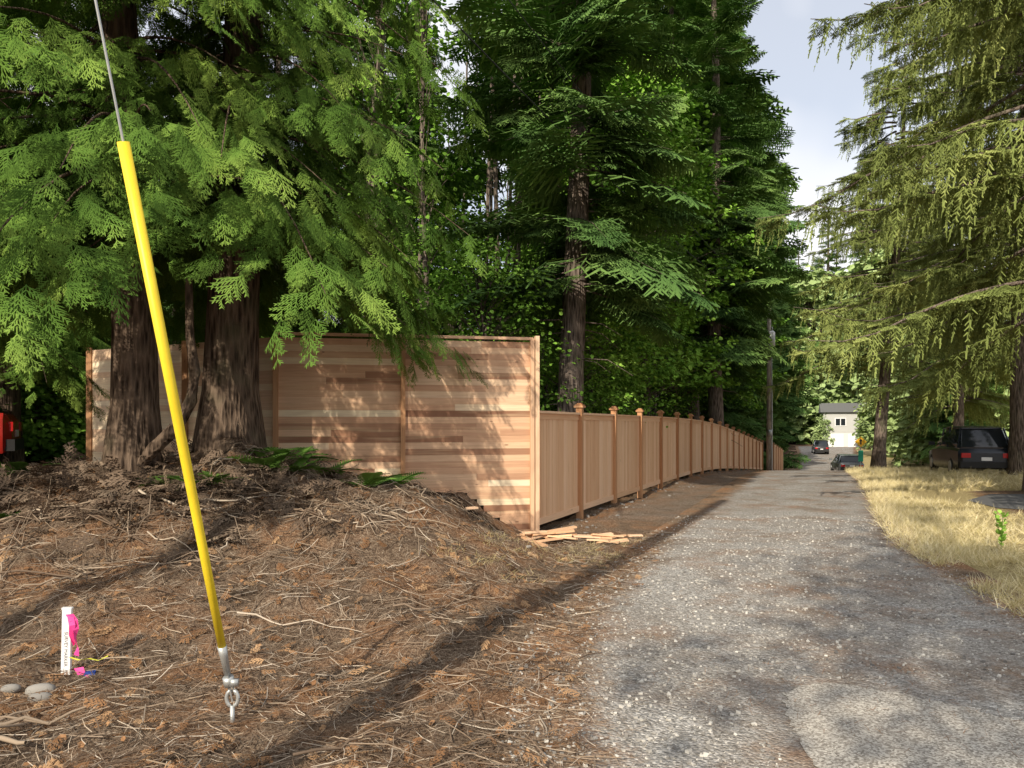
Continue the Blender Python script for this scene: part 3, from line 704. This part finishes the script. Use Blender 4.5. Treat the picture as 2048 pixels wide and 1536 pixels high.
def g2(n):
    y_=rng.uniform(7.2,10.3,n); x=roadL(y_)-.2-1.7*rng.random(n); ok=vn(x,y_,1.5,4)>.5; return x[ok],y_[ok]
def g3(n):
    y_=rng.uniform(18,60,n); x=roadR(y_)+rng.random(n)*8; return x,y_
ge=empty('dry_grass'); obj('verge',grassy(5200,g1,(.06,.2),'g1'),ge); obj('sparse_tufts',grassy(200,g2,(.04,.11),'g2',.5),ge); obj('far_verge',grassy(2600,g3,(.12,.3),'g3'),ge)
wx,wy=6.35,9.6
T=[];D=[]
for k in range(60):
    t=random.random(); a=random.uniform(0,6.28); T.append((wx+.05*t*math.cos(a),wy+.05*t*math.sin(a),float(hgt(wx,wy))+.04+t*.42)); D.append((math.cos(a),math.sin(a),1.1))
we=empty('weed_plant'); V,F,A=scatter(*TL,frames(np.array(D),rv(60,.3)+[0,0,1]),np.array(T),rng.uniform(.04,.08,60),rng.random(60),.2)
obj('leaves',mk_mesh('weed',V,F,A,None,False,M_map),we)
mb=MB(); mb.tube([(wx,wy,float(hgt(wx,wy))),(wx+.02,wy,.45)],[.006,.003],5,.3); obj('stem',mb.mesh('wst',M_fern),we)

# ------------------------------------------------------------ guy wire with yellow guard
ge=empty('guy_wire'); 
A0=np.array([-1.535,4.06,.0]); G0=np.array([-1.565,4.0,.385]); G1=np.array([-1.745,3.32,2.87]); dd=(G1-G0); ddn=dd/np.linalg.norm(dd)
mb=MB(); mb.tube([G0,G0+ddn*.6,G0+ddn*1.3,G1],[.021,.023,.025,.027],16,.5,True); obj('yellow_guard',mb.mesh('guard',M_yel,True),ge)
mb=MB(); mb.tube([A0+[0,0,.08],G0,G1,G0+dd*3.45],[.005,.005,.006,.006],8); 
mb.tube([G0-ddn*.15,G0-ddn*.04,G0+ddn*.02],[.018,.021,.026],10,.5,True)
mb.tube([G0-ddn*.22,G0-ddn*.17],[.03,.03],10,.5,True)
mb.tube([A0+[-.012,0,.12],G0-ddn*.18+[-.015,0,0]],.004,6); mb.tube([A0+[.014,0,.12],G0-ddn*.18+[.018,0,0]],.004,6)
mb.box(G0-ddn*.2+[.03,-.01,0],(.025,0,0),(0,.014,0),(0,0,.018)); 
th=np.linspace(0,2*np.pi,17); mb.tube(np.stack([A0[0]+.032*np.cos(th),A0[1]+0*th,A0[2]+.1+.045*np.sin(th)],1),.011,8)
mb.tube([A0+[0,0,-.1],A0+[0,0,.06]],[.012,.013],10,.5,True)
obj('strand_and_anchor',mb.mesh('strand',M_galv,True),ge)
# ------------------------------------------------------------ survey stake
sx,sy=-2.93,4.86; sz=float(hgt(sx,sy)); se=empty('survey_marker_stake',(sx,sy,sz),(0,.02,.1))
mb=MB(); mb.box((0,0,.2),(.028,0,0),(0,.012,0),(0,0,.23)); mb.box((0,0,.435),(.031,0,0),(0,.015,0),(0,0,.006)); obj('stake',mb.mesh('stake',M_white),se)
tc=bpy.data.curves.new('txt','FONT'); tc.body='SURVEY MARKER'; tc.size=.03; tc.align_x='CENTER'; tc.align_y='CENTER'; tc.materials.append(M_ink)
obj('marker_text',tc,se,(0,-.0135,.17),(math.radians(90),math.radians(90),0))
def ribbon(P,w,mat,name,par):
    P=np.array(P,float); V=[]
    for i,p in enumerate(P):
        s=np.array([math.cos(i*.5),math.sin(i*.5)*.5,.1]); V+= [p-s*w/2,p+s*w/2]
    F=[(2*i,2*i+1,2*i+3,2*i+2) for i in range(len(P)-1)]
    m=MB(); m.add(V,F,.5); obj(name,m.mesh(name,mat),par)
ribbon([(.02,-.016,.40),(.05,-.02,.36),(.065,-.02,.3),(.06,-.02,.25),(.08,-.02,.18),(.07,-.02,.13)],.05,M_pink,'pink_ribbon',se)
ribbon([(.03,-.02,.38),(.045,-.03,.33),(.04,-.03,.27),(.06,-.03,.2)],.04,M_pink,'pink_ribbon',se)
ribbon([(.05,-.03,.04),(.1,-.05,.06),(.13,-.07,.02),(.18,-.06,.03),(.16,-.1,.015),(.2,-.12,.02)],.06,M_pink,'pink_ribbon_end',se)
ribbon([(.03,-.02,.12),(.09,-.02,.1),(.15,-.02,.11),(.2,0,.09),(.26,0,.12)],.02,M_yrib,'yellow_ribbon',se)
mb=MB(); mb.box((.17,-.05,.02),(.03,.01,0),(-.01,.03,0),(0,0,.012)); obj('blue_tag',mb.mesh('bt',simple('blue_tag',(.03,.08,.35))),se)

# ------------------------------------------------------------ utility poles and wires
M_pole=mat_bark('pole_wood',(.24,.2,.16),(.5,.44,.37))
def upole(x,y,H,arm=True,trans=False,name='utility_pole'):
    z=float(hgt(x,y)); e=empty(name,(x,y,z)); mb=MB(); mb.tube([(0,0,-.3),(0,0,H*.5),(0,0,H)],[.16,.14,.11],12,.5,True); 
    if arm: mb.box((0,-.14,H-.5),(1.1,.0,0),(0,.05,0),(0,0,.06))
    obj('pole',mb.mesh('pole',M_pole,True),e)
    mg=MB()
    if arm:
        for q in (-1,-.5,.5,1): mg.tube([(q,-.14,H-.44),(q,-.14,H-.36),(q,-.14,H-.28)],[.03,.05,.02],8,.5,True)
    else: mg.tube([(0,-.12,H-.3),(0,-.2,H-.3)],[.02,.02],6,.5,True)
    if trans:
        mg.tube([(-.02,-.38,H-2.6),(-.02,-.38,H-2.55),(-.02,-.38,H-1.75),(-.02,-.38,H-1.65)],[.2,.24,.24,.15],14,.5,True); mg.tube([(0,-.15,H-1.9),(0,-.3,H-1.9)],[.04,.04],6)
        mg.tube([(.06,-.38,H-1.65),(.06,-.38,H-1.4)],[.04,.03],8,.5,True)
        mg.tube([(.13,-.13,0),(.13,-.13,3.5),(.11,-.11,H-2.7)],[.04,.035,.03],8)
        mg.box((.0,-.2,2.3),(.12,0,0),(0,.06,0),(0,0,.18))
    obj('fittings',mg.mesh('fittings',M_galv,True),e)
far=(15.4,44.3); upole(far[0],far[1],10.0,False,True)
upole(-2.3,1.0,9.6,False,False)
upole(-8.0,-3.5,10.2,True,False)
we=empty('overhead_cables'); mb=MB()
def wire(a,b,sag,r=.008):
    t=np.linspace(0,1,40)[:,None]; P=np.array(a)*(1-t)+np.array(b)*t; P[:,2]-=(4*sag*t*(1-t))[:,0]; mb.tube(P,r,5)
fz=float(hgt(*far))+10.0
wire((-8,-3.5,8.7),(far[0],far[1],fz-.3),1.2,.014); wire((-7.5,-3.6,9.6),(far[0]+.1,far[1],fz-.1),1.0,.01); wire((-2.3,1.0,9.2),(-8,-3.5,9.3),.1)
wire((far[0],far[1],fz-.3),(46,110,9),1.5)
obj('cables',mb.mesh('cables',M_wire),we)

# ------------------------------------------------------------ vehicles
def loft(name,secs,mat,parent):
    n=len(secs[0]); V=[p for s in secs for p in s]; F=[]
    for i in range(len(secs)-1):
        for j in range(n): F.append((i*n+j,i*n+(j+1)%n,(i+1)*n+(j+1)%n,(i+1)*n+j))
    F.append(tuple(range(n))[::-1]); F.append(tuple((len(secs)-1)*n+j for j in range(n)))
    me=bpy.data.meshes.new(name); me.from_pydata(V,[],F); me.materials.append(mat)
    me.polygons.foreach_set('use_smooth',[True]*(len(F)-2)+[False,False]); me.update(); o=obj(name,me,parent)
    md=o.modifiers.new('b','EDGE_SPLIT'); md.split_angle=math.radians(38); return o
def rsec(x,w,z0,z1,r=.1,tw=None):
    tw=tw or w; return [(x,-w+r*.3,z0),(x,w-r*.3,z0),(x,w,z0+r),(x,w,(z0+z1)/2),(x,tw,z1-r),(x,tw-r,z1),(x,-tw+r,z1),(x,-tw,z1-r),(x,-w,(z0+z1)/2),(x,-w,z0+r)]
def car(name,loc,rz,col,kind='sedan'):
    e=empty(name,loc,(0,0,rz)); P=simple('car_paint',col,.25,.3,.6,.03); R=simple('tail_lamp',(.5,.01,.01),.25); 
    suv=kind!='sedan'; zb=1.0 if suv else .88; zt=1.75 if suv else 1.42; l=2.3
    loft('body',[rsec(-l,.72,.4,zb-.18),rsec(-l+.12,.84,.28,zb-.03),rsec(-1.4,.9,.22,zb),rsec(.3,.92,.2,zb),rsec(1.2,.9,.22,zb-.06),rsec(2.0,.84,.25,zb-.16),rsec(l,.7,.35,zb-.3)],P,e)
    r0=-2.1 if suv else -1.75
    loft('windows',[rsec(r0,.78,zb-.05,zb+.02,.02,.72),rsec(r0+.4,.8,zb-.05,zt-.09,.05,.64),rsec(.0,.8,zb-.05,zt-.06,.05,.64),rsec(.5,.8,zb-.05,zt-.14,.05,.62),rsec(1.25,.78,zb-.07,zb,.02,.7)],M_glass,e)
    loft('roof',[rsec(r0+.35,.62,zt-.1,zt-.06,.015),rsec(r0+.7,.67,zt-.09,zt-.02,.02),rsec(-.0,.67,zt-.08,zt,.02),rsec(.45,.62,zt-.13,zt-.08,.015)],P,e)
    mb=MB()
    for sx_ in (-1,1):
        for xx,dx in ((r0+.25,.0),(-.5,0),(.55,.35)): mb.tube([(xx-.15+dx*.2,sx_*.8,zb),(xx+.12-dx*.6,sx_*.655,zt-.07)],[.035,.03],5)
        mb.box((.95,sx_*.98,zb+.08),(.07,0,0),(0,.1,0),(0,0,.07))
    obj('pillars',mb.mesh('pillars',P),e)
    mb=MB(); mr=MB()
    for xx in (-1.38,1.4):
        for s_ in (-1,1):
            mb.tube([(xx,s_*.68,.33),(xx,s_*.7,.33),(xx,s_*.88,.33),(xx,s_*.9,.33)],[.28,.33,.33,.29],20,.5,True)
            mr.tube([(xx,s_*.88,.33),(xx,s_*.915,.33)],[.2,.19],12,.5,True)
    obj('tyres',mb.mesh('tyres',M_black,True),e); obj('rims',mr.mesh('rims',M_galv),e)
    mb=MB(); 
    for s_ in (-1,1): mb.box((-l+.03,s_*.62,zb-.26),(.05,0,0),(0,.14,0),(0,0,.08))
    obj('tail_lamps',mb.mesh('tl',R),e)
    mb=MB(); 
    for s_ in (-1,1): mb.box((l-.06,s_*.56,zb-.38),(.07,0,0),(0,.16,0),(0,0,.06))
    mb.box((-l-.01,0,.62),(.012,0,0),(0,.16,0),(0,0,.06)); obj('lamps_and_plate',mb.mesh('hl',M_white),e)
    mb=MB(); mb.box((-l+.05,0,.42),(.1,0,0),(0,.8,0),(0,0,.1)); mb.box((l-.1,0,.4),(.12,0,0),(0,.72,0),(0,0,.09)); obj('bumpers',mb.mesh('bp',M_black),e)
    return e
def gz(x,y): return float(hgt(x,y))
ang=math.atan2(1,.43)
x=P2(1693,57); car('parked_sedan',(x,57,float(zr(57))+.02),ang+.15,(.24,.26,.27))
x=P2(1640,94); car('parked_suv',(x,94,float(zr(94))+.02),ang+.1,(.05,.05,.055),'suv')
x=P2(1935,27.5); car('parked_suv',(x,27.5,gz(x,27.5)),ang+.1,(.02,.025,.035),'suv')
x=P2(2020,31); car('parked_sedan',(x+.5,31,gz(x,31)),ang+.4,(.06,.1,.17))
car('parked_suv',(-11.0,12.3,gz(-9.8,12.0)-.1),math.pi+.5,(.5,.03,.02),'suv')

# ------------------------------------------------------------ house in the distance
hx,hy=P2(1708,118),118; he=empty('two_storey_house',(hx,hy,-1.85),(0,0,-.35),.85)
M_sid=N('siding'); zc=M_sid.n('SeparateXYZ',Vector=M_sid.pos()).outputs[2]; wv=M_sid.math('FRACT',M_sid.math('MULTIPLY',zc,5)); M_sid=M_sid.finish(M_sid.ramp(wv,[(0,(.3,.3,.29)),(.15,(.48,.48,.46)),(1,(.53,.53,.51))]),.7)
mb=MB(); mb.box((0,0,4.6),(5.5,0,0),(0,4,0),(0,0,1.9)); obj('upper_walls',mb.mesh('uw',M_sid),he)
mb=MB(); mb.box((0,0,1.35),(5.45,0,0),(0,3.95,0),(0,0,1.35)); obj('lower_walls',mb.mesh('lw',simple('painted_wall',(.62,.62,.6),.7)),he)
mb=MB()
for q in (-3.4,.0,3.4):
    mb.box((q,-4.0,1.2),(1.3,0,0),(0,.05,0),(0,0,1.15))
for q,zz in ((-2.6,4.6),(2.4,4.6)): mb.box((q,-4.04,zz),(.95,0,0),(0,.05,0),(0,0,.75))
obj('doors_and_frames',mb.mesh('df',M_white),he)
mb=MB()
for q,zz in ((-2.6,4.6),(2.4,4.6)):
    for s_ in (-.44,.44): mb.box((q+s_,-4.1,zz),(.37,0,0),(0,.02,0),(0,0,.62))
obj('windows',mb.mesh('wd',M_glass),he)
me=bpy.data.meshes.new('roof'); me.from_pydata([(-6,-4.6,6.4),(6,-4.6,6.4),(6,4.6,6.4),(-6,4.6,6.4),(-6,0,8.2),(6,0,8.2)],[],[(0,1,5,4),(2,3,4,5),(0,4,3),(1,2,5),(0,3,2,1)]); me.materials.append(simple('roof_shingles',(.13,.13,.125),.9)); obj('roof',me,he)

# ------------------------------------------------------------ road sign
x=P2(1721,50); z=gz(x,50); se=empty('traffic_sign',(x,50,z),(0,0,-.1))
mb=MB(); mb.tube([(0,0,-.2),(0,0,2.4)],.035,8,.5,True); obj('post',mb.mesh('sp',M_galv),se)
def plate(name,P,mat,yy): 
    me=bpy.data.meshes.new(name); n=len(P); V=[(a,yy,b) for a,b in P]+[(a,yy+.012,b) for a,b in P]
    me.from_pydata(V,[],[tuple(range(n)),tuple(range(2*n-1,n-1,-1))]+[(i,i+n,(i+1)%n+n,(i+1)%n) for i in range(n)]); me.materials.append(mat); obj(name,me,se)
plate('diamond_panel',[(0,1.65),(.38,2.03),(0,2.41),(-.38,2.03)],simple('sign_yellow',(.9,.5,.03),.5),-.06)
plate('arrow',[(-.05,1.85),(.05,1.85),(.05,2.07),(.13,2.07),(0,2.24),(-.13,2.07),(-.05,2.07)],M_black,-.078)
plate('green_panel',[(-.16,.7),(.16,.7),(.16,1.45),(-.16,1.45)],simple('sign_green',(.02,.4,.24),.5),-.06)

# ------------------------------------------------------------ light, sky, camera
E=math.radians(31); hd=np.array([.42,.907]); d=Vector((hd[0]*math.cos(E),hd[1]*math.cos(E),-math.sin(E)))
sl=bpy.data.lights.new('sun','SUN'); sl.energy=5.0; sl.angle=math.radians(.5); sl.color=(1,.9,.74)
so=obj('sun',sl,None,(-10,-20,30)); so.rotation_euler=d.to_track_quat('-Z','Y').to_euler()
w=bpy.data.worlds.new('World'); scene.world=w; w.use_nodes=True; t=w.node_tree; t.nodes.clear()
sk=t.nodes.new('ShaderNodeTexSky'); sk.sky_type='NISHITA'; sk.sun_disc=False; sk.sun_elevation=E; sk.sun_rotation=math.atan2(-hd[0],-hd[1])%(2*math.pi)
sk.air_density=1.0; sk.dust_density=2.0; sk.ozone_density=1
tcn=t.nodes.new('ShaderNodeTexCoord'); nz=t.nodes.new('ShaderNodeTexNoise'); nz.inputs['Scale'].default_value=3.2; nz.inputs['Detail'].default_value=3
rp=t.nodes.new('ShaderNodeValToRGB'); rp.color_ramp.elements[0].position=.42; rp.color_ramp.elements[0].color=(.5,.5,.5,1); rp.color_ramp.elements[1].position=.6; rp.color_ramp.elements[1].color=(1,1,1,1)
mx=t.nodes.new('ShaderNodeMix'); mx.data_type='RGBA'; mx.inputs[7].default_value=(7.4,7.4,7.6,1)
t.links.new(tcn.outputs['Generated'],nz.inputs['Vector']); t.links.new(nz.outputs['Fac'],rp.inputs[0]); t.links.new(rp.outputs[0],mx.inputs[0]); t.links.new(sk.outputs[0],mx.inputs[6])
bg=t.nodes.new('ShaderNodeBackground'); bg.inputs[1].default_value=.15; ow=t.nodes.new('ShaderNodeOutputWorld')
t.links.new(mx.outputs[2],bg.inputs[0]); t.links.new(bg.outputs[0],ow.inputs[0])
cam=bpy.data.cameras.new('camera'); cam.sensor_width=36; cam.lens=26; cam.shift_y=.04; cam.clip_end=3000; cam.clip_start=.05
co=obj('camera',cam,None,(0,0,1.6),(math.radians(90),0,0)); scene.camera=co
